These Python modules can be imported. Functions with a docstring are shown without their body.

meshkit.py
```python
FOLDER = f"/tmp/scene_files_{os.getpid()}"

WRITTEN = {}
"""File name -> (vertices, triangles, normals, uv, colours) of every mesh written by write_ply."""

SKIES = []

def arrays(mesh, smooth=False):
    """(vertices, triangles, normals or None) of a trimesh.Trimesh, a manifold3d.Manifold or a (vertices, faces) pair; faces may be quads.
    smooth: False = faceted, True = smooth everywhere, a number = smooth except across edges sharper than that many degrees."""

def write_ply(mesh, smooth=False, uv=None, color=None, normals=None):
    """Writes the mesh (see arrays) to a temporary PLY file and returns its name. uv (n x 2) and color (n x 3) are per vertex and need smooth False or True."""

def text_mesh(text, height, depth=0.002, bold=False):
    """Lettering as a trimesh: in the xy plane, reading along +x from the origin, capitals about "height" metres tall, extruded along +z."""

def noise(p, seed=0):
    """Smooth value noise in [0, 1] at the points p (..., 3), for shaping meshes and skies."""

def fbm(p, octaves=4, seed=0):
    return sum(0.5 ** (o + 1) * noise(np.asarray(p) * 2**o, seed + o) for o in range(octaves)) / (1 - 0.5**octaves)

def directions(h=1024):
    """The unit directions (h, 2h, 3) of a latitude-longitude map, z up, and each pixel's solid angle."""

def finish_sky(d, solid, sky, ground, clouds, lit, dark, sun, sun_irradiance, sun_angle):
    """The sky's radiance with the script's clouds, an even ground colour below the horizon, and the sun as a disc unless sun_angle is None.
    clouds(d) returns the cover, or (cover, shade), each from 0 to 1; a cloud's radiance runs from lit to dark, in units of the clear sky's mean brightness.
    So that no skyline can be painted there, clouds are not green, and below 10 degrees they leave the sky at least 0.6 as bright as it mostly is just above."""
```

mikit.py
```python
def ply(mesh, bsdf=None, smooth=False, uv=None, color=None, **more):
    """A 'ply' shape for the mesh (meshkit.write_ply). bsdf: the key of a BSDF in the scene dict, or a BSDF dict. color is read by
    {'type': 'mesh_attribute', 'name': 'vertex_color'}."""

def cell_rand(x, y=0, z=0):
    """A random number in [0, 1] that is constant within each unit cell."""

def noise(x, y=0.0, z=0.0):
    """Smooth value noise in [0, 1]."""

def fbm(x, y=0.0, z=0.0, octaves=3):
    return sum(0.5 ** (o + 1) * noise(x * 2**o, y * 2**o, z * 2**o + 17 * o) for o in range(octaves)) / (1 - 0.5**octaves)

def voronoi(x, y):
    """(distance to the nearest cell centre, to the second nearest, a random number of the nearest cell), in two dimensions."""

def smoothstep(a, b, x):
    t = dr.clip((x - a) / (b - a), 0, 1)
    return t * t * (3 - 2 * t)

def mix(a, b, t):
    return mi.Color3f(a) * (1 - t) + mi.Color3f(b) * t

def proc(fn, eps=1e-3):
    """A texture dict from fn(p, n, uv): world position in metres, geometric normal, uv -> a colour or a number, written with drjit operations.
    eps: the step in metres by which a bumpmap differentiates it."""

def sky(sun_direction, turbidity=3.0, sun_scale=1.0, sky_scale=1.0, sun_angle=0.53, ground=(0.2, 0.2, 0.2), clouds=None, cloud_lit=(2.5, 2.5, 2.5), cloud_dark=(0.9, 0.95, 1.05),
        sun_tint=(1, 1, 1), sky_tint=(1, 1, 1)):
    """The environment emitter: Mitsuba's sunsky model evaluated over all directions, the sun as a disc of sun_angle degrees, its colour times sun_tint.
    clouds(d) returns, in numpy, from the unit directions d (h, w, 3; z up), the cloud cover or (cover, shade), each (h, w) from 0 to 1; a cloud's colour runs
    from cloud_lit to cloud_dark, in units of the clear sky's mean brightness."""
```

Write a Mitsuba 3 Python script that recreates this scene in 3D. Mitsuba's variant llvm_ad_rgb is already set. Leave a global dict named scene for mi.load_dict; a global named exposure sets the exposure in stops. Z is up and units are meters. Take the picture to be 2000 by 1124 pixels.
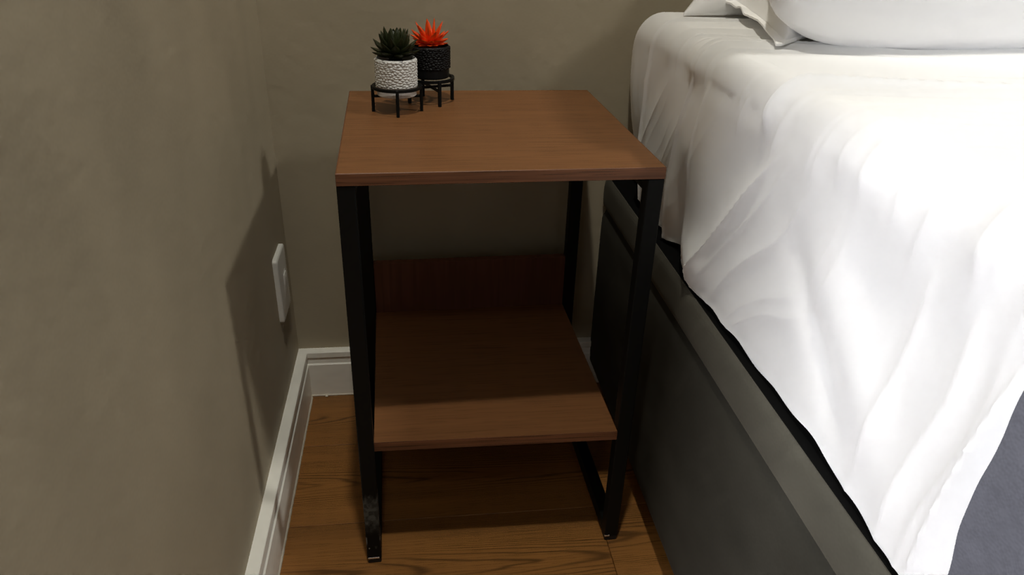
import math, random
import numpy as np, trimesh
import mitsuba as mi, drjit as dr
import mikit, meshkit
from mikit import noise, fbm, voronoi, cell_rand, smoothstep, mix

T = mi.ScalarTransform4f
scene, labels = {}, {}
rng = np.random.default_rng(7)

# ---------------------------------------------------------------- camera
CAM = np.array([0.240, -1.274, 0.9028])
YAW, PITCH, ROLL, FPX = 0.1399, 0.4856, 0.0348, 1448.6
_f = np.array([math.sin(YAW) * math.cos(PITCH), math.cos(YAW) * math.cos(PITCH), -math.sin(PITCH)])
_r = np.array([math.cos(YAW), -math.sin(YAW), 0.0])
_u = np.cross(_r, _f)
UP = -_r * math.sin(ROLL) + _u * math.cos(ROLL)
scene['camera'] = {'type': 'perspective', 'fov': math.degrees(2 * math.atan(1000 / FPX)), 'fov_axis': 'x', 'near_clip': 0.02, 'far_clip': 50.0,
                   'to_world': T().look_at(origin=CAM.tolist(), target=(CAM + _f).tolist(), up=UP.tolist())}

# ---------------------------------------------------------------- lamps (all set into the ceiling) and exposure
CEIL = 2.50
exposure = 0.0
# x, y, radius, radiance rgb
LAMPS = [
    (0.27, -0.93, 0.035, (1300, 1252, 1110)),
    (1.98, -0.92, 0.110, (190, 185, 171)),
    (0.20, -2.20, 0.060, (60, 58, 54)),
]
WINDOW_LIGHT = (68, 69, 72)                            # daylight in the frosted bathroom window

# ---------------------------------------------------------------- helpers
def key_for(name):
    if not any(k == name or k.startswith(name + '__') for k in scene):
        return name
    i = 1
    while any(k == f'{name}_{i:03d}' or k.startswith(f'{name}_{i:03d}__') for k in scene):
        i += 1
    return f'{name}_{i:03d}'

def put(name, mesh, mat, parent=None, smooth=False, uv=None, **more):
    k = key_for(f'{parent}__{name}' if parent else name)
    scene[k] = mikit.ply(mesh, mat, smooth=smooth, uv=uv, **more)
    return k

def tag(k, label=None, cat=None, group=None, kind=None):
    d = labels.setdefault(k, {})
    for n, v in (('label', label), ('category', cat), ('group', group), ('kind', kind)):
        if v: d[n] = v

def box(x0, x1, y0, y1, z0, z1, b=0.0):
    if b <= 0:
        m = trimesh.creation.box(extents=[x1 - x0, y1 - y0, z1 - z0])
        m.apply_translation([(x0 + x1) / 2, (y0 + y1) / 2, (z0 + z1) / 2])
        return m
    pts = []
    for sx in (0, 1):
        for sy in (0, 1):
            for sz in (0, 1):
                X, Y, Z = (x0, x1)[sx], (y0, y1)[sy], (z0, z1)[sz]
                ix, iy, iz = (b if sx == 0 else -b), (b if sy == 0 else -b), (b if sz == 0 else -b)
                pts += [[X, Y + iy, Z + iz], [X + ix, Y, Z + iz], [X + ix, Y + iy, Z]]
    return trimesh.convex.convex_hull(np.array(pts))

def extrude_profile(poly, a, b, axis):
    """closed (depth, height) polygon swept along a wall; axis 'x' or 'y'."""
    n = len(poly)
    v = []
    for t in (a, b):
        for d, z in poly:
            v.append([t, -d, z] if axis == 'x' else [d, t, z])
    f = []
    for i in range(n):
        j = (i + 1) % n
        f += [[i, j, n + j], [i, n + j, n + i]]
    m = trimesh.Trimesh(np.array(v), np.array(f), process=False)
    return m

def tube(path, r, n=8, closed=False):
    path = np.asarray(path, float)
    N = len(path)
    V, F = [], []
    for i in range(N):
        a, b = (path[(i - 1) % N], path[(i + 1) % N]) if closed else (path[max(i - 1, 0)], path[min(i + 1, N - 1)])
        t = b - a; t /= np.linalg.norm(t)
        s = np.cross(t, [0, 0, 1.0])
        if np.linalg.norm(s) < 1e-3: s = np.cross(t, [0, 1.0, 0])
        s /= np.linalg.norm(s); q = np.cross(t, s)
        for k in range(n):
            g = 2 * math.pi * k / n
            V.append(path[i] + r * (math.cos(g) * s + math.sin(g) * q))
    rows = N if closed else N - 1
    for i in range(rows):
        for k in range(n):
            a, b = i * n + k, i * n + (k + 1) % n
            c, d = ((i + 1) % N) * n + k, ((i + 1) % N) * n + (k + 1) % n
            F += [[a, b, d], [a, d, c]]
    if not closed:
        V += [path[0], path[-1]]
        for k in range(n):
            F += [[N * n, (k + 1) % n, k], [N * n + 1, (N - 1) * n + k, (N - 1) * n + (k + 1) % n]]
    return trimesh.Trimesh(np.array(V), np.array(F), process=False)

def lathe(profile, n=64):
    P = np.asarray(profile, float)
    th = np.linspace(0, 2 * np.pi, n, endpoint=False)
    V = np.stack([P[:, None, 0] * np.cos(th), P[:, None, 0] * np.sin(th), np.repeat(P[:, None, 1], n, 1)], -1)
    F = []
    for i in range(len(P) - 1):
        for k in range(n):
            a, b, c, d = i * n + k, i * n + (k + 1) % n, (i + 1) * n + k, (i + 1) * n + (k + 1) % n
            F += [[a, b, d], [a, d, c]]
    return trimesh.Trimesh(V.reshape(-1, 3), np.array(F), process=False)

def grid_faces(nr, nc, off=0, flip=False):
    i, j = np.meshgrid(np.arange(nr - 1), np.arange(nc - 1), indexing='ij')
    a = (i * nc + j).ravel() + off
    q = np.stack([a, a + 1, a + nc + 1, a + nc], 1)
    if flip: q = q[:, ::-1]
    return np.vstack([q[:, [0, 1, 2]], q[:, [0, 2, 3]]])

# ---------------------------------------------------------------- materials
def twosided(b): return {'type': 'twosided', 'b': b}
def principled(col, rough=0.5, spec=0.5, **k):
    c = col if isinstance(col, dict) else {'type': 'rgb', 'value': list(col)}
    return {'type': 'principled', 'base_color': c, 'roughness': rough, 'specular': spec, **k}

def wall_col(p, n, uv):
    a = fbm(p.x * 3.1 + p.y * 3.3 + 9, p.y * 2.7 - p.x * 2.9, p.z * 2.6, 4)
    b = noise(p.x * 14 + 3, p.y * 14, p.z * 9)
    g = noise(p.x * 420, p.y * 420, p.z * 420)
    c = smoothstep(0.50, 0.72, fbm(p.x * 5 + p.y * 6.3 + 2, p.z * 3.4 + 5, p.x * 2 - p.y * 2, 3))
    t = 0.80 + 0.38 * a - 0.09 * c + 0.06 * b + 0.05 * g
    return mi.Color3f(0.325, 0.281, 0.201) * t
def wall_bump(p, n, uv):
    return 0.6 * fbm(p.x * 60, p.y * 60, p.z * 60, 3) + 0.4 * noise(p.x * 9, p.y * 9, p.z * 9)
scene['wall_paint'] = twosided({'type': 'bumpmap', 'tex': mikit.proc(wall_bump), 'scale': 0.0012,
                                'b': principled(mikit.proc(wall_col), 0.62, 0.25)})
scene['ceiling_paint'] = twosided({'type': 'diffuse', 'reflectance': {'type': 'rgb', 'value': [0.10, 0.10, 0.097]}})

def trim_col(p, n, uv):
    g = fbm(p.x * 30, p.y * 30, p.z * 60, 3)
    return mi.Color3f(0.86, 0.85, 0.78) * (0.92 + 0.14 * g)
scene['white_trim'] = twosided(principled(mikit.proc(trim_col), 0.38, 0.4))
scene['bathroom_tile'] = twosided(principled((0.12, 0.12, 0.12), 0.4, 0.4))
scene['caulk'] = twosided(principled((0.62, 0.58, 0.48), 0.6, 0.2))
scene['white_plastic'] = twosided(principled((0.66, 0.66, 0.62), 0.3, 0.5))
scene['plastic_slot'] = twosided(principled((0.05, 0.05, 0.05), 0.5, 0.3))

SEAM, PW, PL = -0.175, 0.197, 1.22
JOINT = (1.22 - 0.523) / 1.22
FAR = 0.06
def floor_col(p, n, uv):
    row = dr.floor((SEAM - p.y) / PW)
    sh = dr.select(row == 1, JOINT, dr.select(row < 1, FAR, cell_rand(row, 7, 3)))
    col = dr.floor((p.x + sh * PL) / PL)
    r1, r2 = cell_rand(row, col, 11), cell_rand(row, col, 23)
    v = (SEAM - p.y) / PW - row - 0.5                     # across the plank
    x = p.x + 3.1 * r1
    warp = 0.10 * noise(x * 3.2, v * 3, r1 * 9) + 0.03 * noise(x * 7, v * 7, r2 * 5) + 0.015 * noise(x * 16, v * 30, r2 * 5)
    # flat-sawn arches: nested parabolas along the board
    w = v + 0.30 * (r2 - 0.5)
    arch = w * w * 5.2 + (x - 0.35) * (0.9 + 0.5 * r1) * 0.34 + warp * 1.3
    ring = dr.abs(arch * 22 - dr.floor(arch * 22) - 0.5) * 2
    line = smoothstep(0.50, 1.0, ring) * smoothstep(0.25, 0.75, noise(x * 5, v * 9, 3) + 0.12)
    fine = fbm(x * 7, v * 95 + warp * 30, r1 * 7, 3)
    pore = smoothstep(0.66, 0.86, noise(x * 34, v * 330, 2))
    broad = fbm(x * 2.3, v * 4 + r1 * 20, 1, 2)
    t = 0.62 + 0.36 * fine + 0.42 * broad + 0.22 * (r1 - 0.5)
    c = mi.Color3f(0.285, 0.122, 0.030) * t
    return c * (1 - 0.55 * line) * (1 - 0.28 * pore)
def floor_bump(p, n, uv):
    return fbm(p.x * 18, p.y * 420, 1, 2)
scene['floor_wood'] = twosided({'type': 'bumpmap', 'tex': mikit.proc(floor_bump, 4e-4), 'scale': 0.00012,
                                'b': principled(mikit.proc(floor_col), 0.48, 0.35)})
scene['floor_base'] = twosided({'type': 'diffuse', 'reflectance': {'type': 'rgb', 'value': [0.02, 0.013, 0.008]}})

def laminate(base, sx, sy, sz, contrast):
    def fn(p, n, uv):
        s = fbm(p.x * sx, p.y * sy, p.z * sz, 4)
        b = fbm(p.x * sx * 0.35 + 4, p.y * sy * 0.12, p.z * sz * 0.12, 2)
        pore = smoothstep(0.60, 0.86, noise(p.x * sx * 3 + 7, p.y * sy * 2.4, p.z * sz * 2.4))
        t = 1.0 + contrast * (s - 0.5) + 0.5 * contrast * (b - 0.5)
        return mi.Color3f(*base) * t * (1 - 0.5 * contrast * pore)
    return fn
def lam_bump(p, n, uv):
    return fbm(p.x * 25, p.y * 520, p.z * 520, 2)
scene['laminate_top'] = twosided({'type': 'bumpmap', 'tex': mikit.proc(lam_bump, 4e-4), 'scale': 0.00012,
                                  'b': principled(mikit.proc(laminate((0.170, 0.072, 0.026), 9, 330, 330, 0.34)), 0.46, 0.35)})
scene['laminate_edge'] = twosided(principled(mikit.proc(laminate((0.150, 0.062, 0.030), 5, 200, 330, 1.0)), 0.45, 0.35))
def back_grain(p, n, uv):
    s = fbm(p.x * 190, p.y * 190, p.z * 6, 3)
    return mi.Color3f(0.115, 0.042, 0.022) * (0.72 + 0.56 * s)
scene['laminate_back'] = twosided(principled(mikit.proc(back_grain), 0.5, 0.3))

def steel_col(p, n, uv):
    # the front left leg is scuffed near the floor: dust, its pale band painting in light below the tabletop shadow, and a few chips; the others only carry a little dust
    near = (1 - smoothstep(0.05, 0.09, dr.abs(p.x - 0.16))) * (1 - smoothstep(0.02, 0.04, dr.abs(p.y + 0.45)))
    lit_dust = smoothstep(0.055, 0.105, p.z) * (1 - smoothstep(0.128, 0.142, p.z + 0.01 * noise(p.x * 300, p.z * 90, 2)))
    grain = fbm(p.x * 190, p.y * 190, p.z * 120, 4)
    dust = dr.clip(lit_dust * (0.35 + 0.9 * smoothstep(0.35, 0.7, grain)) + 0.30 * smoothstep(0.60, 0.80, grain) * (1 - smoothstep(0.10, 0.13, p.z)), 0, 1)
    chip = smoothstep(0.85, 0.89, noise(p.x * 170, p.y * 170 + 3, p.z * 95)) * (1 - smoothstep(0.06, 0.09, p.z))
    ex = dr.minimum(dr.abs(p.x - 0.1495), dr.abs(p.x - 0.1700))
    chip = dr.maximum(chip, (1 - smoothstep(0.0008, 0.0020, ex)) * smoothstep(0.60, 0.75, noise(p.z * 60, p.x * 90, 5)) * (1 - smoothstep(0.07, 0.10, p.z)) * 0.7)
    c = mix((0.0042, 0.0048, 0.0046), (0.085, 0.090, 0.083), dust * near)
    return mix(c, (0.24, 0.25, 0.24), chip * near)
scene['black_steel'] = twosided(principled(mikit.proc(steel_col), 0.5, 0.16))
scene['worn_edge'] = twosided({'type': 'roughconductor', 'material': 'Al', 'alpha': 0.25})
scene['black_plastic'] = twosided(principled((0.015, 0.015, 0.015), 0.5, 0.3))

def linen_bump(p, n, uv):
    return 0.5 * noise(p.x * 900, p.y * 900, p.z * 900) + 0.5 * fbm(p.x * 120, p.y * 120, p.z * 120, 2)
def linen(col):
    return twosided({'type': 'bumpmap', 'tex': mikit.proc(linen_bump, 4e-4), 'scale': 0.00025,
                     'b': principled(col, 0.75, 0.15, sheen=0.15)})
scene['white_cotton'] = linen((0.70, 0.70, 0.695))
scene['pillow_cotton'] = linen((0.85, 0.85, 0.85))
def velvet_col(p, n, uv):
    nap = fbm(p.x * 9, p.y * 9 + p.z * 5, p.z * 11, 3)
    streak = smoothstep(0.62, 0.82, fbm(p.y * 26 + p.z * 18, p.z * 7 - p.y * 3, 4, 3))
    g = noise(p.x * 500, p.y * 500, p.z * 500)
    return mi.Color3f(0.067, 0.063, 0.050) * (0.58 + 0.70 * nap + 0.10 * streak + 0.12 * g)
def velvet_shaded(p, n, uv): return velvet_col(p, n, uv) * 0.46  # same velvet as the band, darkened: shade on the lower panel is painted in
scene['grey_velvet_shaded'] = twosided(principled(mikit.proc(velvet_shaded), 0.85, 0.1, sheen=0.3))
scene['grey_velvet'] = twosided(principled(mikit.proc(velvet_col), 0.85, 0.1, sheen=0.6))
scene['black_fabric'] = twosided({'type': 'diffuse', 'reflectance': {'type': 'rgb', 'value': [0.006, 0.006, 0.006]}})
def runner_col(p, n, uv):
    a = fbm(p.x * 60, p.y * 60, p.z * 60, 3)
    w = noise(p.x * 700, p.y * 700, p.z * 700)
    return mi.Color3f(0.096, 0.098, 0.116) * (0.75 + 0.3 * a + 0.2 * w)
scene['grey_throw'] = twosided(principled(mikit.proc(runner_col), 0.85, 0.1, sheen=0.4))

def ceramic_bump(p, n, uv):
    d = voronoi(uv.x * 46, uv.y * 15)
    return smoothstep(0.0, 0.24, d[1] - d[0])
scene['white_ceramic'] = twosided(principled((0.62, 0.62, 0.60), 0.5, 0.35))
scene['black_ceramic'] = twosided(principled((0.004, 0.004, 0.0045), 0.45, 0.2))
scene['soil'] = twosided({'type': 'diffuse', 'reflectance': {'type': 'rgb', 'value': [0.012, 0.010, 0.008]}})
def leaf_g(p, n, uv):
    a = fbm(p.x * 160, p.y * 160, p.z * 160, 2)
    return mix((0.010, 0.015, 0.004), (0.024, 0.030, 0.009), a)
scene['leaf_green'] = twosided(principled(mikit.proc(leaf_g), 0.34, 0.32))
def leaf_o(p, n, uv):
    a = fbm(p.x * 150, p.y * 150, p.z * 150, 2)
    return mix((0.85, 0.105, 0.006), (0.80, 0.055, 0.008), a)
scene['leaf_orange'] = twosided(principled(mikit.proc(leaf_o), 0.32, 0.5))
scene['lamp_trim'] = twosided(principled((0.7, 0.7, 0.7), 0.4, 0.4))

# ---------------------------------------------------------------- the room
RX, RY = 3.6, -3.0
DJ, DE, DH = -1.035, -2.00, 2.10                       # doorway in the left wall, just outside the frame, open to a lit bathroom
m = trimesh.util.concatenate([box(-0.12, 0, DJ, 0.12, 0, CEIL), box(-0.12, 0, DE, DJ, DH, CEIL), box(-0.12, 0, -3.6, DE, 0, CEIL)])
put('wall_left', m, 'wall_paint'); tag('wall_left', kind='structure')
WY0, WY1, WZ0, WZ1 = -3.30, -1.95, 1.20, 1.95
m = trimesh.util.concatenate([box(-2.2, -2.1, -3.6, WY0, 0, CEIL), box(-2.2, -2.1, WY1, -.4, 0, CEIL), box(-2.2, -2.1, WY0, WY1, 0, WZ0), box(-2.2, -2.1, WY0, WY1, WZ1, CEIL),
                             box(-2.1, -.12, -.5, -.4, 0, CEIL), box(-2.1, -.12, -3.6, -3.5, 0, CEIL)])
put('wall_bathroom', m, 'bathroom_tile'); tag('wall_bathroom', kind='structure')
for a in (box(-2.14, -2.095, WY0, WY0 + .04, WZ0, WZ1), box(-2.14, -2.095, WY1 - .04, WY1, WZ0, WZ1), box(-2.14, -2.095, WY0 + .04, WY1 - .04, WZ0, WZ0 + .04), box(-2.14, -2.095, WY0 + .04, WY1 - .04, WZ1 - .04, WZ1)):
    put('frame', a, 'white_plastic', 'window_1')
v = np.array([[-2.12, WY0 + .04, WZ0 + .04], [-2.12, WY1 - .04, WZ0 + .04], [-2.12, WY1 - .04, WZ1 - .04], [-2.12, WY0 + .04, WZ1 - .04]])
put('pane', trimesh.Trimesh(v, np.array([[0, 1, 2], [0, 2, 3]]), process=False), 'white_plastic', 'window_1', emitter={'type': 'area', 'radiance': {'type': 'rgb', 'value': [float(c) for c in WINDOW_LIGHT]}})
tag('window_1', kind='structure')
put('floor_bathroom', box(-2.1, -.12, -3.5, -.5, -.06, 0), 'bathroom_tile'); tag('floor_bathroom', kind='structure')
put('ceiling_bathroom', box(-2.2, -.12, -3.6, -.4, CEIL, CEIL + .08), 'ceiling_paint'); tag('ceiling_bathroom', kind='structure')
put('wall_back', box(0, RX, 0, 0.12, 0, CEIL), 'wall_paint'); tag('wall_back', kind='structure')
put('ceiling', box(-0.12, RX, RY, 0.12, CEIL, CEIL + 0.08), 'ceiling_paint'); tag('ceiling', kind='structure')
put('floor', box(0, RX, RY, 0, -0.06, -0.005), 'floor_base'); tag('floor', kind='structure')
def cr(x, y, z):                                       # the same hash as mikit.cell_rand, for plank joints
    M = 0xFFFFFFFF
    x, y, z = (int(v) + 1000000 for v in (x, y, z))
    h = (x * 374761393 + y * 668265263 + z * 2147483647) & M
    h = ((h ^ (h >> 13)) * 1274126177) & M
    return ((h ^ (h >> 16)) & 0xFFFFFF) / 16777215.0
for row in range(-1, 15):
    ya, yb = SEAM - row * PW, SEAM - (row + 1) * PW
    ya, yb = min(ya, 0.0), max(yb, RY)
    if ya - yb < 0.01: continue
    sh = JOINT if row == 1 else FAR if row < 1 else cr(row, 7, 3)
    c = 0
    while True:
        xa, xb = c * PL - sh * PL, (c + 1) * PL - sh * PL
        c += 1
        xa, xb = max(xa, 0.0), min(xb, RX)
        if xa >= RX: break
        if xb - xa < 0.02: continue
        g = 0.0004
        put('plank', box(xa + g, xb - g, yb + g, ya - g, -0.006, 0.0, 0.0007), 'floor_wood', 'floor')
BB = [(0, 0), (.0185, 0), (.0185, .0735), (.0160, .0762), (.0155, .0868), (.0130, .0876), (.0130, .0890), (.0175, .0900), (.0180, .0905), (.0180, .1010), (.0170, .1021), (0, .1021)]
put('baseboard_back', extrude_profile(BB, 0.0, RX, 'x'), 'white_trim'); tag('baseboard_back', kind='structure')
put('baseboard_left', extrude_profile(BB, DJ, 0.0, 'y'), 'white_trim'); tag('baseboard_left', kind='structure')
def bead(a, b, axis, seed):
    r = np.random.default_rng(seed)
    ts = np.arange(a, b, 0.006)
    w = 0.0022 + 0.0007 * r.random(len(ts))
    V, F = [], []
    for t, s in zip(ts, w):
        for d, z in ((0.017, 0.0), (0.0185 + s, 0.0002), (0.0185 + s * .7, s * .8), (0.0186, s * 1.2)):
            V.append([t, -d, z] if axis == 'x' else [d, t, z])
    V = np.array(V)
    return trimesh.Trimesh(V, grid_faces(len(ts), 4), process=False)
put('caulk_bead', bead(0.018, 0.60, 'x', 1), 'caulk', 'baseboard_back', smooth=True)
put('caulk_bead', bead(-1.05, -0.018, 'y', 2), 'caulk', 'baseboard_left', smooth=True)
blob = trimesh.creation.icosphere(2, 1.0); blob.apply_scale([.0032, .0026, .0018]); blob.apply_translation([.0475, -.0225, .0012])
put('caulk_blob', blob, 'caulk', 'baseboard_back', smooth=True)

for i, (x, y, r, rad) in enumerate(LAMPS):
    k = key_for('ceiling_downlight')
    ring = lathe([(r, -.001), (r + .004, -.006), (r + .014, -.006), (r + .018, -.002), (r + .018, .004)], 48)
    ring.apply_translation([x, y, CEIL])
    put('trim_ring', ring, 'lamp_trim', k, smooth=40)
    th = np.linspace(0, 2 * np.pi, 33)[:-1]
    v = np.vstack([[[x, y, CEIL - .0015]], np.stack([x + r * np.cos(th), y + r * np.sin(th), th * 0 + CEIL - .0015], 1)])
    f = np.array([[0, 1 + (j + 1) % 32, 1 + j] for j in range(32)])
    put('lens', trimesh.Trimesh(v, f, process=False), 'lamp_trim', k, emitter={'type': 'area', 'radiance': {'type': 'rgb', 'value': [float(c) for c in rad]}})
    tag(k, 'round recessed ceiling downlight above ' + ['the aisle in front of the bedside table', 'the middle of the bed', 'the aisle near the foot of the bed'][i], 'ceiling light')

# ---------------------------------------------------------------- outlet on the left wall
k = 'wall_socket'
def rounded_plate(y0, y1, z0, z1, d, r, b, n=6):
    """plate on x=0 with rounded corners, gently domed front"""
    pts = []
    for cy, cz, a0 in ((y1 - r, z1 - r, 0), (y0 + r, z1 - r, 90), (y0 + r, z0 + r, 180), (y1 - r, z0 + r, 270)):
        for s in range(n + 1):
            a = math.radians(a0 + 90 * s / n)
            pts.append((cy + r * math.cos(a), cz + r * math.sin(a)))
    pts = np.array(pts); c = pts.mean(0)
    rings = [(0.0, 1.0), (d - b, 1.0), (d - b * .3, 1 - .35 * b / .03), (d, 1 - b / .03), (d + .0012, 0.45)]
    V, F = [], []
    m = len(pts)
    for x, s in rings:
        for q in c + (pts - c) * s: V.append([x, q[0], q[1]])
    for i in range(len(rings) - 1):
        for j in range(m):
            a, b2, c2, d2 = i * m + j, i * m + (j + 1) % m, (i + 1) * m + j, (i + 1) * m + (j + 1) % m
            F += [[a, b2, d2], [a, d2, c2]]
    V.append([rings[-1][0] + .0004, c[0], c[1]]); e = (len(rings) - 1) * m
    F += [[e + j, e + (j + 1) % m, len(V) - 1] for j in range(m)]
    return trimesh.Trimesh(np.array(V), np.array(F), process=False)
put('cover_plate', rounded_plate(-.138, -.062, .241, .359, .0085, .005, .0022), 'white_plastic', k, smooth=30)
ins = rounded_plate(-.113, -.087, .276, .324, .0102, .003, .001); put('switch_module', ins, 'white_plastic', k, smooth=30)
rk = rounded_plate(-.1105, -.0895, .300, .3205, .0116, .002, .001); put('rocker', rk, 'white_plastic', k + '__switch_module', smooth=30)
tag(k, 'white plastic wall plate on the grey wall above the baseboard corner', 'wall socket')

# ---------------------------------------------------------------- bedside table (local x right, y to the front)
TO, TA, TW, TD, HT, TT = np.array([0.138, -0.0584, 0.0]), 0.0278, 0.3904, 0.4003, 0.62, 0.0150
def tl(m):
    c, s = math.cos(TA), math.sin(TA)
    v = np.array(m.vertices)
    m = m.copy()
    m.vertices = np.stack([TO[0] + c * v[:, 0] - s * v[:, 1], TO[1] + s * v[:, 0] + c * v[:, 1], v[:, 2]], 1)
    return m
def tbox(x0, x1, y0, y1, z0, z1, b=0.0006):             # y given to the front, positive
    return tl(box(x0, x1, -y1, -y0, z0, z1, b))
def tp(lx, ly, z=0.0):
    c, s = math.cos(TA), math.sin(TA)
    return np.array([TO[0] + c * lx + s * ly, TO[1] + s * lx - c * ly, z])
bt = 'bedside_table'
EB = 0.0010
top = put('tabletop', tbox(EB, TW - EB, EB, TD - EB, HT - TT, HT, .0003), 'laminate_top', bt)
put('edge_band', tbox(0, TW, TD - EB, TD, HT - TT, HT - .0002, .0004), 'laminate_edge', top); labels[top + '__edge_band'] = {'label': 'darker streaked edge strip along the front'}
put('edge_band', tbox(0, TW, 0, EB, HT - TT, HT - .0002, .0004), 'laminate_edge', top)
put('edge_band', tbox(0, EB, EB, TD - EB, HT - TT, HT - .0002, .0004), 'laminate_edge', top)
put('edge_band', tbox(TW - EB, TW, EB, TD - EB, HT - TT, HT - .0002, .0004), 'laminate_edge', top)
LEGW, LEGD = 0.021, 0.020
for side in (0, 1):
    x0 = 0.0 if side == 0 else TW - LEGW
    x1 = x0 + LEGW
    for fr in (1, 0):
        y0 = TD - LEGD - .0012 if fr else .0012
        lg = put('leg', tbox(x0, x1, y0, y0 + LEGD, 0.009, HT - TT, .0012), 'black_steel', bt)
        put('foot_pad', tbox(x0 + .001, x1 - .001, y0 + .001, y0 + LEGD - .001, 0.0, 0.009, .0008), 'black_plastic', lg)
        if fr:
            e = put('bare_edge', tbox(x0 + (.001 if side == 0 else -.0002), x0 + (.018 if side == 0 else .008), y0 + LEGD - .002, y0 + LEGD + .0003, 0.0092, 0.0122, .0003), 'worn_edge', lg)
            labels[e] = {'label': 'bare bright metal where the paint is worn off'}
    put('top_rail', tbox(x0, x1, LEGD + .0014, TD - LEGD - .0014, HT - TT - .020, HT - TT, .001), 'black_steel', bt)
    put('bottom_rail', tbox(x0, x1, LEGD + .0014, TD - LEGD - .0014, 0.006, 0.026, .001), 'black_steel', bt)
SH = 0.220
def skew_board(x0, x1, yb, yl, yr, z0, z1, yb2=None):
    """board whose front edge runs from yl at the left to yr at the right (it sits a little crooked in its frame)"""
    yb2 = yb if yb2 is None else yb2
    return trimesh.convex.convex_hull(np.array([[x, -y, z] for z in (z0, z1) for x, y in ((x0, yb), (x1, yb2), (x1, yr), (x0, yl))]))
sh = put('shelf', tl(skew_board(LEGW, TW - LEGW, 0.017, 0.3845, 0.3985, SH - TT, SH)), 'laminate_top', bt)
put('edge_band', tl(skew_board(LEGW, TW - LEGW, 0.3845, 0.3855, 0.3995, SH - TT, SH - .0002, 0.3985)), 'laminate_edge', sh)
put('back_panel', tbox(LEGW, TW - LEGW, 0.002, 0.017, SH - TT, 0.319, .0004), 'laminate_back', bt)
tag(bt, 'low square bedside table of brown laminate on a black metal frame', 'bedside table')

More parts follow.
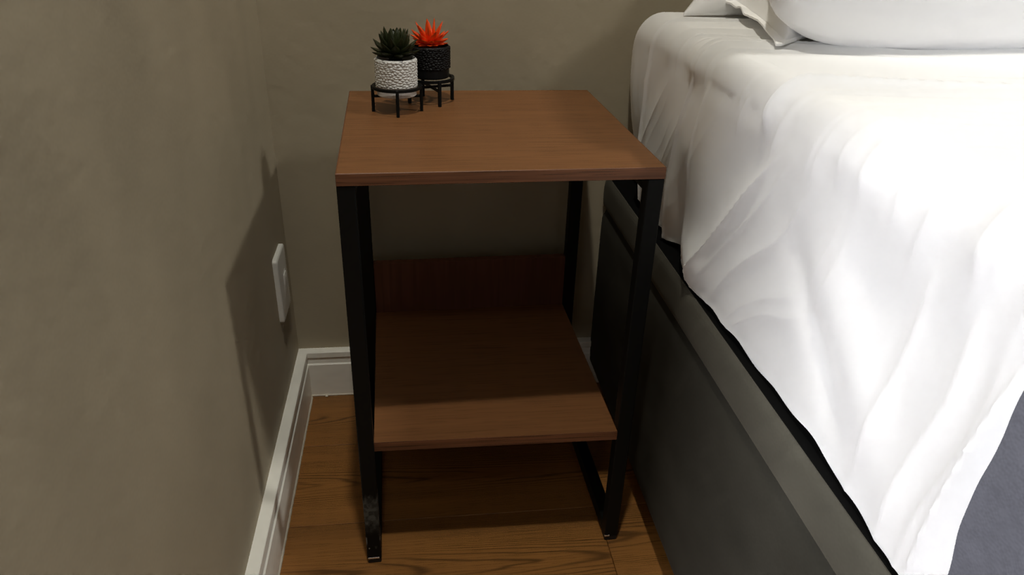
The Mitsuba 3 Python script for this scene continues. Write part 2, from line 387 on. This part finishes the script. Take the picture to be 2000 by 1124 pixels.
# ---------------------------------------------------------------- pot stands and potted succulents
def stand(lx, ly, rot, label):
    k = key_for('plant_stand')
    c = tp(lx, ly, 0); R, zr = 0.0335, 0.656
    th = np.linspace(0, 2 * np.pi, 65)[:-1]
    V = []
    for a in th:
        for rr, zz in ((R - .0018, zr - .0020), (R + .0022, zr - .0020), (R + .0022, zr + .0018), (R - .0018, zr + .0018)):
            V.append([c[0] + rr * math.cos(a), c[1] + rr * math.sin(a), zz])
    F = []
    for i in range(64):
        for q in range(4):
            a, b, cc, d = i * 4 + q, i * 4 + (q + 1) % 4, ((i + 1) % 64) * 4 + q, ((i + 1) % 64) * 4 + (q + 1) % 4
            F += [[a, b, d], [a, d, cc]]
    put('ring', trimesh.Trimesh(np.array(V), np.array(F), process=False), 'black_steel', k, smooth=30)
    for q in range(4):
        a = rot + q * math.pi / 2
        m = box(-.0022, .0022, -.0022, .0022, HT, zr + .0018, .0004)
        m.apply_transform(trimesh.transformations.rotation_matrix(a, [0, 0, 1]))
        m.apply_translation([c[0] + (R + .0012) * math.cos(a), c[1] + (R + .0012) * math.sin(a), 0])
        put('leg', m, 'black_steel', k)
    for q in range(2):
        a = rot + q * math.pi / 2
        m = box(-R - .001, R + .001, -.0018, .0018, 0.6405, 0.6440, .0004)
        m.apply_transform(trimesh.transformations.rotation_matrix(a, [0, 0, 1])); m.apply_translation([c[0], c[1], 0])
        put('crossbar', m, 'black_steel', k)
    tag(k, label, 'plant stand', 'pot stands on the bedside table')
    return c

def pot(k, c, z0, z1, R, mat, seed):
    """straight pot: a coat of small overlapping scales above a smooth foot"""
    n, rows = 240, 96
    H = z1 - z0
    r = np.random.default_rng(seed)
    zs = np.concatenate([[z0], z0 + .0012 + (H - .0024) * np.linspace(0, 1, rows), [z1]])
    th = np.linspace(0, 2 * np.pi, n, endpoint=False)
    A, Z = np.meshgrid(th, zs)
    # scales: jittered lattice, distance-based lenses
    cols, rws = 33, 15
    best = np.full(A.shape, 9.0); second = np.full(A.shape, 9.0)
    for i in range(rws + 1):
        for j in range(cols):
            a = (j + 0.5 * (i % 2) + .8 * (r.random() - .5)) / cols * 2 * np.pi
            z = z0 + H * (i + .8 * (r.random() - .5)) / rws
            da = (A - a + np.pi) % (2 * np.pi) - np.pi
            d = np.sqrt((da * R / .0055) ** 2 + ((Z - z) / .0033) ** 2)
            second = np.where(d < best, best, np.minimum(second, d)); best = np.minimum(best, d)
    relief = np.clip((second - best) * 1.6, 0, 1)
    band = np.clip((Z - (z0 + .0125)) / .002, 0, 1) * np.clip((z1 - .0012 - Z) / .0008, 0, 1)
    rad = R - .0020 + (.0012 * (1 - np.exp(-4 * relief)) + .0012 * np.clip(1 - best * 1.1, 0, 1)) * band
    inset = np.where(Z < z0 + .0012, .0012, 0) + np.where(Z > z1 - .0006, .0006, 0)
    rad = rad - inset
    V = np.stack([rad * np.cos(A), rad * np.sin(A), Z], -1).reshape(-1, 3)
    nr = len(zs)
    extra = [(R - .0030, z1), (R - .0034, z1 - .001), (R - .0036, z1 - .012), (0.0, z1 - .012)]
    for rr, zz in extra:
        V = np.vstack([V, np.stack([rr * np.cos(th), rr * np.sin(th), th * 0 + zz], 1)])
    V = np.vstack([np.stack([0 * th, 0 * th, th * 0 + z0], 1), V])
    N = nr + len(extra) + 1
    F = []
    j = np.arange(n); jn = (j + 1) % n
    for i in range(N - 1):
        a, b, cc, d = i * n + j, i * n + jn, (i + 1) * n + j, (i + 1) * n + jn
        F += [np.stack([a, b, d], 1), np.stack([a, d, cc], 1)]
    m = trimesh.Trimesh(V + [c[0], c[1], 0], np.vstack(F), process=False)
    put('pot', m, mat, k, smooth=50)
    s = lathe([(0.0, z1 - .006), (R * .5, z1 - .0055), (R - .0036, z1 - .008)][::-1], 32); s.apply_translation([c[0], c[1], 0])
    put('soil', s, 'soil', k, smooth=True)

def leaf_mesh(L, W, Tk, curl, tip, keel=.35):
    """fleshy leaf along +x, cupped upward; closed tapered tube with n rings"""
    n, m = 12, 8
    V = []
    for i in range(n + 1):
        t = i / n
        w = W * (np.sin(np.pi * min(1, t * .93 + .07) ** tip) ** .85) * (1 if t < 1 else 0) + (.00015 if t < 1 else 0)
        w *= (0.55 + 0.45 * min(1, t / .35))
        h = Tk * (w / W) ** .8
        x, z = L * t, L * curl * t * t
        for q in range(m):
            a = 2 * np.pi * q / m
            cy, cz = math.cos(a), math.sin(a)
            V.append([x, w * cy, z + h * (cz if cz < 0 else cz * (1 - keel)) + .25 * w * abs(cy) ** 2])
    V = np.array(V)
    F = []
    for i in range(n):
        for q in range(m):
            a, b, c, d = i * m + q, i * m + (q + 1) % m, (i + 1) * m + q, (i + 1) * m + (q + 1) % m
            F += [[a, c, d], [a, d, b]]
    V = np.vstack([V, [[0, 0, 0]]])
    F += [[(q + 1) % m, q, len(V) - 1][::-1] for q in range(m)]
    return trimesh.Trimesh(V, np.array(F), process=False)

def leaf_at(k, mesh, base, az, el, roll, mat):
    m = mesh.copy()
    R = trimesh.transformations
    m.apply_transform(R.rotation_matrix(roll, [1, 0, 0]))
    m.apply_transform(R.rotation_matrix(-el, [0, 1, 0]))
    m.apply_transform(R.rotation_matrix(az, [0, 0, 1]))
    m.apply_translation(base)
    put('leaf', m, mat, k, smooth=True)

# white pot, dark green rosette
cw = stand(0.0745, 0.1285, -math.pi / 2 + TA, 'black wire stand with four legs, holding the white pot')
pw = 'potted_succulent'
pot(pw, cw, 0.6440, 0.6965, 0.0302, 'white_ceramic', 3)
r = np.random.default_rng(11)
stem = trimesh.creation.icosphere(2, 1.0); stem.apply_scale([.010, .010, .017]); stem.apply_translation([cw[0], cw[1], .700])
put('stem', stem, 'leaf_green', pw, smooth=True)
tiers = [(9, 8, .031, .6985), (10, 26, .032, .700), (10, 42, .032, .702), (8, 56, .031, .704), (6, 70, .027, .707), (4, 82, .023, .710)]
for ti, (cnt, el, L, z) in enumerate(tiers):
    for j in range(cnt):
        az = 2 * math.pi * (j + .5 * (ti % 2)) / cnt + .22 * (r.random() - .5)
        e = math.radians(el + 9 * (r.random() - .5))
        Lr = L * (.9 + .2 * r.random())
        m = leaf_mesh(Lr, .0068, .0030, .16 + .05 * ti, .84)
        leaf_at(pw, m, [cw[0] + .005 * math.cos(az), cw[1] + .005 * math.sin(az), z], az, e, .3 * (r.random() - .5), 'leaf_green')
tag(pw, 'dark green artificial succulent in a small white textured pot', 'potted plant')

# black pot, orange spikes
cb = stand(0.1263, 0.0722, math.radians(-70), 'black wire stand with four legs, holding the black pot')
pb = 'potted_succulent_001'
pot(pb, cb, 0.6580, 0.7040, 0.0298, 'black_ceramic', 5)
stem = trimesh.creation.icosphere(2, 1.0); stem.apply_scale([.010, .010, .012]); stem.apply_translation([cb[0], cb[1], .7035])
put('stem', stem, 'leaf_orange', pb, smooth=True)
r = np.random.default_rng(4)
for ti, (cnt, el, L, z) in enumerate([(11, 4, .0215, .7035), (10, 16, .027, .7055), (9, 34, .031, .706), (6, 56, .033, .706), (3, 78, .035, .706)]):
    for j in range(cnt):
        az = 2 * math.pi * (j + .5 * (ti % 2)) / cnt + .3 * (r.random() - .5)
        e = math.radians(el + 10 * (r.random() - .5))
        m = leaf_mesh(L * (.9 + .2 * r.random()), .0056, .0024, .05, .68)
        leaf_at(pb, m, [cb[0] + .004 * math.cos(az), cb[1] + .004 * math.sin(az), z], az, e, .3 * (r.random() - .5), 'leaf_orange')
tag(pb, 'bright orange spiky artificial succulent in a small black pot', 'potted plant')

# ---------------------------------------------------------------- bed base
BX, BX2, BY0, BY1, BZ = 0.584, 2.216, -0.012, -1.96, 0.453
base = 'bed'
def padded_strip(z0, z1, x_in, bulge, y0, y1, ny=160, nz=20, back_d=.03):
    """upholstered strip on the left side of the base (faces -x), soft edges top and bottom"""
    ys, ts = np.linspace(y0, y1, ny), np.linspace(0, 1, nz)
    V = []
    for y in ys:
        for t in ts:
            z = z0 + (z1 - z0) * t
            s = min(t, 1 - t) * (z1 - z0)
            b = bulge * (1 - math.exp(-s / .006))
            V.append([x_in - b, y, z])
    V = np.array(V)
    V[:, 0] += .0012 * (meshkit.noise(np.stack([V[:, 1] * 7, V[:, 2] * 9, V[:, 0] * 0], 1)) - .5) * np.minimum(1, (V[:, 0] - x_in) / -bulge)
    back = V.copy(); back[:, 0] = x_in + back_d
    m1 = trimesh.Trimesh(V, grid_faces(ny, nz), process=False)
    caps = []
    for row in (0, nz - 1):
        q = np.stack([V.reshape(ny, nz, 3)[:, row], back.reshape(ny, nz, 3)[:, row]], 1).reshape(-1, 3)
        caps.append(trimesh.Trimesh(q, grid_faces(ny, 2, flip=row == nz - 1), process=False))
    for row in (0, ny - 1):
        q = np.stack([V.reshape(ny, nz, 3)[row], back.reshape(ny, nz, 3)[row]], 1).reshape(-1, 3)
        caps.append(trimesh.Trimesh(q, grid_faces(nz, 2, flip=row == ny - 1), process=False))
    return trimesh.util.concatenate([m1] + caps)
put('core', box(BX + .012, BX2, BY1, BY0, 0.045, BZ - .004), 'black_fabric', base)
put('side_panel', padded_strip(0.042, 0.3925, BX + .008, .008, BY0, BY1), 'grey_velvet_shaded', base, smooth=50)
put('top_band', padded_strip(0.3935, BZ, BX + .0055, .007, BY0, BY1, back_d=.003), 'grey_velvet', base, smooth=50)
put('top_cover', box(BX + .0068, BX2 - .006, BY1 + .006, BY0 - .002, BZ - .030, BZ + .0006), 'black_fabric', base)
put('end_panel', box(BX + .002, BX2, BY1 - .012, BY1, 0.042, BZ, .004), 'grey_velvet', base)
for fx in (BX + .10, BX2 - .10):
    for fy in (-.12, -1.0, -1.86):
        m = trimesh.creation.cylinder(.025, .05, sections=24); m.apply_translation([fx, fy, .025])
        put('foot', m, 'black_plastic', base, smooth=40)
tag(base, 'dark grey velvet upholstered bed with a padded band along its top edge', 'bed')

# ---------------------------------------------------------------- mattress, sheet, runner
def interp(y, tab):
    ys, vs = zip(*sorted(tab)); return np.interp(y, ys, vs)
ZT = 0.748
HEMX = [(0, .626), (-.03, .624), (-.13, .616), (-.20, .603), (-.27, .620), (-.375, .608), (-.452, .599), (-.556, .599), (-.682, .602), (-.795, .600), (-.92, .596), (-1.1, .598), (-2, .600)]

def section(off, rnd, side_x, hem_x, hem_z, n_side, n_arc, xs_top):
    """left half of the cover's section from hem to the middle: points (x, z) and outward normals; off = offset outward"""
    P, Nn = [], []
    cz, cx = ZT - rnd, side_x + rnd
    for t in np.linspace(0, 1, n_side, endpoint=False):
        x = hem_x + (side_x - hem_x) * (1 - (1 - t) ** 2.2)
        P.append((x, hem_z + (cz - hem_z) * t)); Nn.append((-1, 0))
    for t in np.linspace(0, 1, n_arc, endpoint=False):
        a = math.pi - t * math.pi / 2
        P.append((cx + rnd * math.cos(a), cz + rnd * math.sin(a))); Nn.append((math.cos(a), math.sin(a)))
    for x in xs_top:
        P.append((x, ZT)); Nn.append((0, 1))
    P, Nn = np.array(P), np.array(Nn)
    return P + Nn * off, Nn

# mattress in its fitted sheet: rounded block
def mattress_mesh():
    ys = np.concatenate([np.linspace(-.022, -.30, 90), np.linspace(-.32, -1.93, 40)])
    xs = np.concatenate([np.linspace(.66, 1.1, 40), np.linspace(1.15, 2.12, 24)])
    rows = []
    for y in ys:
        edge = max(0.0, 1 - (-.022 - y) / .055)
        shrink = .055 * (1 - math.sqrt(max(0, 1 - edge ** 2)))
        L, N = section(0.0, .042, .5985 + shrink * .25, .640 + shrink * .2, .458, 36, 18, xs)
        R = np.array([[2.80 - p[0], p[1]] for p in L[:54]])[::-1]
        S = np.vstack([L, R])
        S[:, 1] = np.where(S[:, 1] > .60, S[:, 1] - shrink * np.clip((S[:, 1] - .60) / .1, 0, 1), S[:, 1])
        rows.append(np.column_stack([S[:, 0], np.full(len(S), y), S[:, 1]]))
    G = np.array(rows)
    nr, nc = G.shape[:2]
    V = G.reshape(-1, 3)
    w = meshkit.fbm(np.stack([V[:, 0] * 10, V[:, 1] * 22, V[:, 2] * 5], 1)) - .5
    near = np.clip((V[:, 1] + .24) / .1, 0, 1)
    V[:, 0] -= np.where((V[:, 2] < .70) & (V[:, 0] < .8), .006 * w * near, 0)
    V[:, 2] += np.where(V[:, 2] > .70, .003 * w, 0)
    F = [grid_faces(nr, nc, flip=False)]
    def cap(idx, flip):
        nonlocal V
        c = V[idx].mean(0); V = np.vstack([V, c]); q = len(V) - 1
        f = np.array([[idx[i], idx[i + 1], q] for i in range(len(idx) - 1)] + [[idx[-1], idx[0], q]])
        return f[:, ::-1] if flip else f
    F.append(cap(np.arange(nc), False)); F.append(cap((nr - 1) * nc + np.arange(nc), True))
    a, b = np.arange(nr) * nc, np.arange(nr) * nc + nc - 1
    q = np.stack([a[:-1], b[:-1], b[1:], a[1:]], 1); F.append(np.vstack([q[:, [0, 1, 2]], q[:, [0, 2, 3]]]))
    return trimesh.Trimesh(V, np.vstack(F), process=False)
put('mattress', mattress_mesh(), 'white_cotton', smooth=40)
tag('mattress', 'thick mattress in a tight white fitted sheet, bare at its head corner by the wall', 'mattress')

def ridged(q, lam, seed, sharp=2.0):
    """soft irregular folds: 1-D value noise bands, rounded crests and narrow troughs"""
    p = np.stack([q / lam, np.full_like(q, seed * 7.3), np.full_like(q, seed * 3.1)], -1)
    n = meshkit.noise(p.reshape(-1, 3), seed).reshape(q.shape)
    return 1 - np.abs(2 * n - 1) ** (1 / sharp)
def vnoise(a, b, seed):
    p = np.stack([a, b, np.full_like(a, seed * 5.7)], -1)
    return meshkit.noise(p.reshape(-1, 3), seed).reshape(a.shape)
def bump1(d, w): return np.exp(-(d / w) ** 2)
def sstep(a, b, x):
    t = np.clip((x - a) / (b - a), 0, 1); return t * t * (3 - 2 * t)

def drape(y_list, n_side, n_arc, xs, off, hem_lift, detail, x_right_half=True):
    ys = np.asarray(y_list)
    rows, norms, tt = [], [], []
    for y in ys:
        hx = interp(y, HEMX)
        hz = .4610 + hem_lift + (.0022 * math.sin(y * 31) + .0016 * math.sin(y * 73 + 1) + .008 * math.exp(-((y + .135) / .05) ** 2) if detail else 0)
        P, N = section(off, .032, .592, hx, hz, n_side, n_arc, xs)
        rows.append(P); norms.append(N)
    P, N = np.array(rows), np.array(norms)
    Y = np.repeat(ys[:, None], P.shape[1], 1)
    return P, N, Y

def sheet_displacement(P, Y):
    X, Z = P[..., 0], P[..., 1]
    down = np.clip(ZT - .02 - Z, 0, None)                    # how far below the edge
    side = sstep(.0, .04, down)
    topw = 1 - side
    inner = np.clip(X - .62, 0, None)
    d = np.zeros_like(X)
    # --- long folds that fall from the edge and swing back towards the head
    lean = .80 - .65 * sstep(-.55, -.85, Y)
    q = Y - lean * down + .010 * (vnoise(Y * 9, Z * 9, 3) - .5)
    amp = (.30 + .90 * sstep(-.34, -.50, Y)) * sstep(.02, .10, down) * (1 - .55 * sstep(.20, .28, down))
    d += .0220 * amp * (ridged(q, .085, 2) - .55)
    d += .0075 * amp * (ridged(q + .03 * vnoise(Y * 14, Z * 10, 8), .042, 5) - .5)
    d += .0100 * side * (vnoise(Y * 5.5, Z * 6.5, 9) - .5)
    # --- crimps where the cloth breaks over the edge
    e = bump1(down - .018, .034)
    zone = sstep(-.42, -.56, Y)
    d += .0085 * e * (.06 + .94 * zone) * (ridged(Y - .25 * down + .10 * inner, .030, 12, 1.3) - .5)
    # --- drag lines on top, running inward from the edge and turning towards the foot
    qt = Y + .16 * inner - .05 * inner ** 2 + .012 * (vnoise(X * 5, Y * 9, 14) - .5)
    fade = topw * (1 - .45 * sstep(.15, .6, inner))
    d += .0170 * fade * sstep(-.20, -.42, Y) * (ridged(qt, .062, 17, 1.6) - .5)
    d += .0034 * fade * sstep(-.18, -.30, Y) * (ridged(qt * 1.0 + .02 * vnoise(X * 8, Y * 12, 19), .027, 21) - .5)
    d += .0060 * topw * sstep(-.2, -.4, Y) * (vnoise(X * 2.6, Y * 4.2, 23) - .5)
    # --- sewn seams down the side
    d += .0040 * side * bump1(Y + .372 - .30 * down + .10 * down ** 2, .0030)
    d += .0022 * side * bump1(Y + .415 - .18 * down, .0030)
    # --- a pulled-out pleat over the table corner and soft dents above the hem
    d += .0130 * bump1(Y + .455 - .25 * (down - .17), .050) * bump1(down - .235, .030)
    d -= .0120 * bump1(Y + .360 - .2 * (down - .2), .022) * sstep(.10, .20, down)
    d += .0080 * bump1(Y + .325 - .3 * (down - .2), .018) * sstep(.10, .22, down)
    d -= .0080 * bump1(Y + .72 + .9 * (down - .16), .028) * bump1(down - .17, .06)
    d += .0080 * bump1(Y + .80 + .9 * (down - .16), .045) * bump1(down - .17, .07)
    # --- rolled hem and the loose end of the sheet near the pillows
    d += .0010 * bump1(Z - .462, .004)
    d += .0045 * bump1(Y + .162, .0055) + .0012 * bump1(Y + .178, .010) * vnoise(Z * 60, X * 40, 27)
    return d

def cloth_solid(G, Nrm, thick):
    """closed thin cloth from a grid of outer points"""
    nr, nc = G.shape[:2]
    inner = G - Nrm * thick
    V = np.vstack([G.reshape(-1, 3), inner.reshape(-1, 3)])
    o = nr * nc
    F = [grid_faces(nr, nc), grid_faces(nr, nc, o, flip=True)]
    def strip(a):
        q = np.stack([a[:-1], a[:-1] + o, a[1:] + o, a[1:]], 1)
        return np.vstack([q[:, [0, 1, 2]], q[:, [0, 2, 3]]])
    F += [strip(np.arange(nc)[::-1]), strip((nr - 1) * nc + np.arange(nc)), strip(np.arange(nr) * nc), strip((np.arange(nr) * nc + nc - 1)[::-1])]
    return trimesh.Trimesh(V, np.vstack(F), process=False)

def mirror_right(P, N, n):
    R = P[:, :n][:, ::-1].copy(); R[..., 0] = 2.80 - R[..., 0]
    RN = N[:, :n][:, ::-1].copy(); RN[..., 0] *= -1
    return np.concatenate([P, R], 1), np.concatenate([N, RN], 1)

ys = np.concatenate([np.linspace(-.158, -.46, 190), np.linspace(-.4635, -1.06, 190), np.linspace(-1.08, -1.925, 30)])
xs = np.concatenate([np.linspace(.640, 1.15, 120), np.linspace(1.17, 2.15, 36)])
P, N, Y = drape(ys, 88, 28, xs, .003, 0.0, True)
D = sheet_displacement(P, Y)
D = np.maximum(D, -.0035 - .010 * sstep(.01, .06, ZT - .02 - P[..., 1]))
P = P + N * D[..., None]
P2, N2 = mirror_right(P, N, 116)
Y2 = np.repeat(ys[:, None], P2.shape[1], 1)
Y2 = Y2 + (-.008 - .13 * (np.clip(P2[..., 1], .58, .74) - .60)) * (1 - sstep(-.17, -.32, Y2))
Y2 = Y2 + .004 * (vnoise(P2[..., 0] * 20, P2[..., 1] * 20, 31) - .5) * sstep(-.19, -.16, Y2)
G = np.stack([P2[..., 0], Y2, P2[..., 1]], -1)
NN = np.stack([N2[..., 0], 0 * Y2, N2[..., 1]], -1)
put('bed_sheet', cloth_solid(G, NN, .0012), 'white_cotton', smooth=40)
tag('bed_sheet', 'creased white top sheet draped over the bed and hanging down its side', 'bed sheet')

ys = np.concatenate([np.linspace(-.972, -1.12, 50), np.linspace(-1.14, -1.62, 30)])
xs = np.concatenate([np.linspace(.64, 1.15, 50), np.linspace(1.17, 2.15, 30)])
P, N, Y = drape(ys, 60, 20, xs, .018, .002, False)
d = .010 * sstep(.02, .1, ZT - P[..., 1]) * (vnoise(Y * 16, P[..., 1] * 10 + Y * 8, 41) - .5) + .004 * (vnoise(Y * 40 + P[..., 1] * 30, P[..., 1] * 20, 43) - .5)
P = P + N * d[..., None]
P2, N2 = mirror_right(P, N, 80)
Y2 = np.repeat(ys[:, None], P2.shape[1], 1)
Y2 = Y2 + .012 * (vnoise(P2[..., 0] * 8, P2[..., 1] * 14, 47) - .5)
put('bed_throw', cloth_solid(np.stack([P2[..., 0], Y2, P2[..., 1]], -1), np.stack([N2[..., 0], 0 * Y2, N2[..., 1]], -1), .008), 'grey_throw', smooth=40)
tag('bed_throw', 'blue-grey throw hanging over the side of the white bed', 'bed throw')

# ---------------------------------------------------------------- pillows
def pillow(w, dpt, th, seed, flange=0.0, pinch=.045, under=1.0, fat=2.6, fatw=2.4, n=110):
    """w along local x, dpt along local y, thickness th along z; seam corners pulled out; under flattens the lower half"""
    u = np.sin(np.linspace(-1, 1, n) * math.pi / 2)
    U, W = np.meshgrid(u, u, indexing='ij')
    ring = np.maximum(np.abs(U), np.abs(W))
    sx = 1 - pinch * (1 - W ** 2) * np.abs(U) ** 2
    sy = 1 - pinch * (1 - U ** 2) * np.abs(W) ** 2
    core = np.clip((1 - np.abs(U) ** fat), 0, 1) ** .5 * np.clip((1 - np.abs(W) ** fatw), 0, 1) ** .5
    wr = .12 * (vnoise(U * 3.5, W * 3.5, seed) - .5) + .05 * (vnoise(U * 9, W * 6, seed + 1) - .5)
    edge = np.clip((1 - ring) / .25, 0, 1)
    V = []
    for s in (1, -1):
        h = th / 2 * core * (1 + wr * edge * s) * (1 if s > 0 else under) + .0012
        V.append(np.stack([U * sx * w / 2, W * sy * dpt / 2, s * h], -1))
    if flange:
        for k, s in ((0, 1), (1, -1)):
            f = np.clip((ring - (1 - flange)) / flange, 0, 1)
            core2 = np.clip(1 - (np.abs(U) / (1 - flange)) ** 3.2, 0, 1) ** .5 * np.clip(1 - (np.abs(W) / (1 - flange)) ** 3.2, 0, 1) ** .5
            wav = .008 * (vnoise(U * 7 + 3, W * 7, seed + 5) - .5) * f
            V[k][..., 2] = s * (th / 2 * core2 * (1 if s > 0 else under) * (1 + wr * edge * s) + .0012) + wav
    A = np.stack(V)
    F = [grid_faces(n, n, 0, flip=True), grid_faces(n, n, n * n, flip=False)]
    o = n * n
    def strip(a):
        q = np.stack([a[:-1], a[:-1] + o, a[1:] + o, a[1:]], 1); return np.vstack([q[:, [0, 1, 2]], q[:, [0, 2, 3]]])
    i = np.arange(n)
    F += [strip(i), strip((n - 1) * n + i[::-1]), strip(i[::-1] * n), strip(i * n + n - 1)]
    m = trimesh.Trimesh(A.reshape(-1, 3), np.vstack(F)[:, ::-1], process=False)
    return m
RM = trimesh.transformations.rotation_matrix
def place(m, tilt, turn, pos):
    m.apply_transform(RM(tilt, [1, 0, 0])); m.apply_transform(RM(turn, [0, 0, 1])); m.apply_translation(pos); return m
def rest(m, z):
    m.apply_translation([0, 0, z - m.vertices[:, 2].min()]); return m

m = pillow(.68, .32, .11, 61, pinch=.03)
m = place(m, math.radians(72), 0, [.652 + .34, -.072, .95]); rest(m, ZT + .001)
m.vertices[:, 0] += .8 * np.exp(-(m.vertices[:, 0] - .65) / .10) * np.clip(m.vertices[:, 2] - ZT - .006, 0, .09)      # slumped corner
put('pillow', m, 'pillow_cotton', smooth=True)
tag('pillow', 'white pillow standing against the wall, its small corner showing at the left behind the others', 'pillow', 'white pillows on the bed')
m = pillow(.72, .28, .15, 71, flange=.055, pinch=.03, under=.12)
m = place(m, math.radians(4), 0, [.668 + .36, -.268, .80])
m.vertices[:, 0] += .16 * (m.vertices[:, 1] + .405)
m.vertices[:, 1] += .055 * np.clip((m.vertices[:, 0] - .675) / .06, 0, 1) 
m.apply_translation([0, 0, ZT + .004 - m.vertices[:, 2].min()])
put('pillow', m, 'pillow_cotton', smooth=True)
tag('pillow_001', 'white flanged pillow lying between the wall pillow and the large front pillow', 'pillow', 'white pillows on the bed')
def plump(a, b, c, p, q, seed):
    """stuffed cushion without a visible seam: superellipsoid, softly creased"""
    m = trimesh.creation.icosphere(6, 1.0)
    v = np.array(m.vertices)
    rho = (np.abs(v[:, 0]) ** p + np.abs(v[:, 1]) ** p) ** (1 / p)
    k = (rho ** q + np.abs(v[:, 2]) ** q) ** (-1 / q)
    v = v * k[:, None]
    w = meshkit.fbm(np.stack([v[:, 0] * 2.2, v[:, 1] * 2.4, v[:, 2] * 1.6 + seed], 1)) - .5
    fine = meshkit.noise(np.stack([v[:, 0] * 6 + seed, v[:, 1] * 7, v[:, 2] * 5], 1)) - .5
    v = v * (1 + .05 * w + .012 * fine)[:, None] * [a, b, c]
    return trimesh.Trimesh(v, m.faces, process=False)
m = plump(.385, .185, .092, 7.0, 4.2, 5)
m = place(m, math.radians(24), 0, [.640 + .385, -.272, .95]); rest(m, ZT - .001)
m.vertices[:, 0] += .42 * (m.vertices[:, 1] + .43) * np.exp(-np.clip(m.vertices[:, 0] - .67, 0, 2) / .35)
put('pillow', m, 'pillow_cotton', smooth=True)
tag('pillow_002', 'large plump white pillow in front of the other pillows on the bed', 'pillow', 'white pillows on the bed')
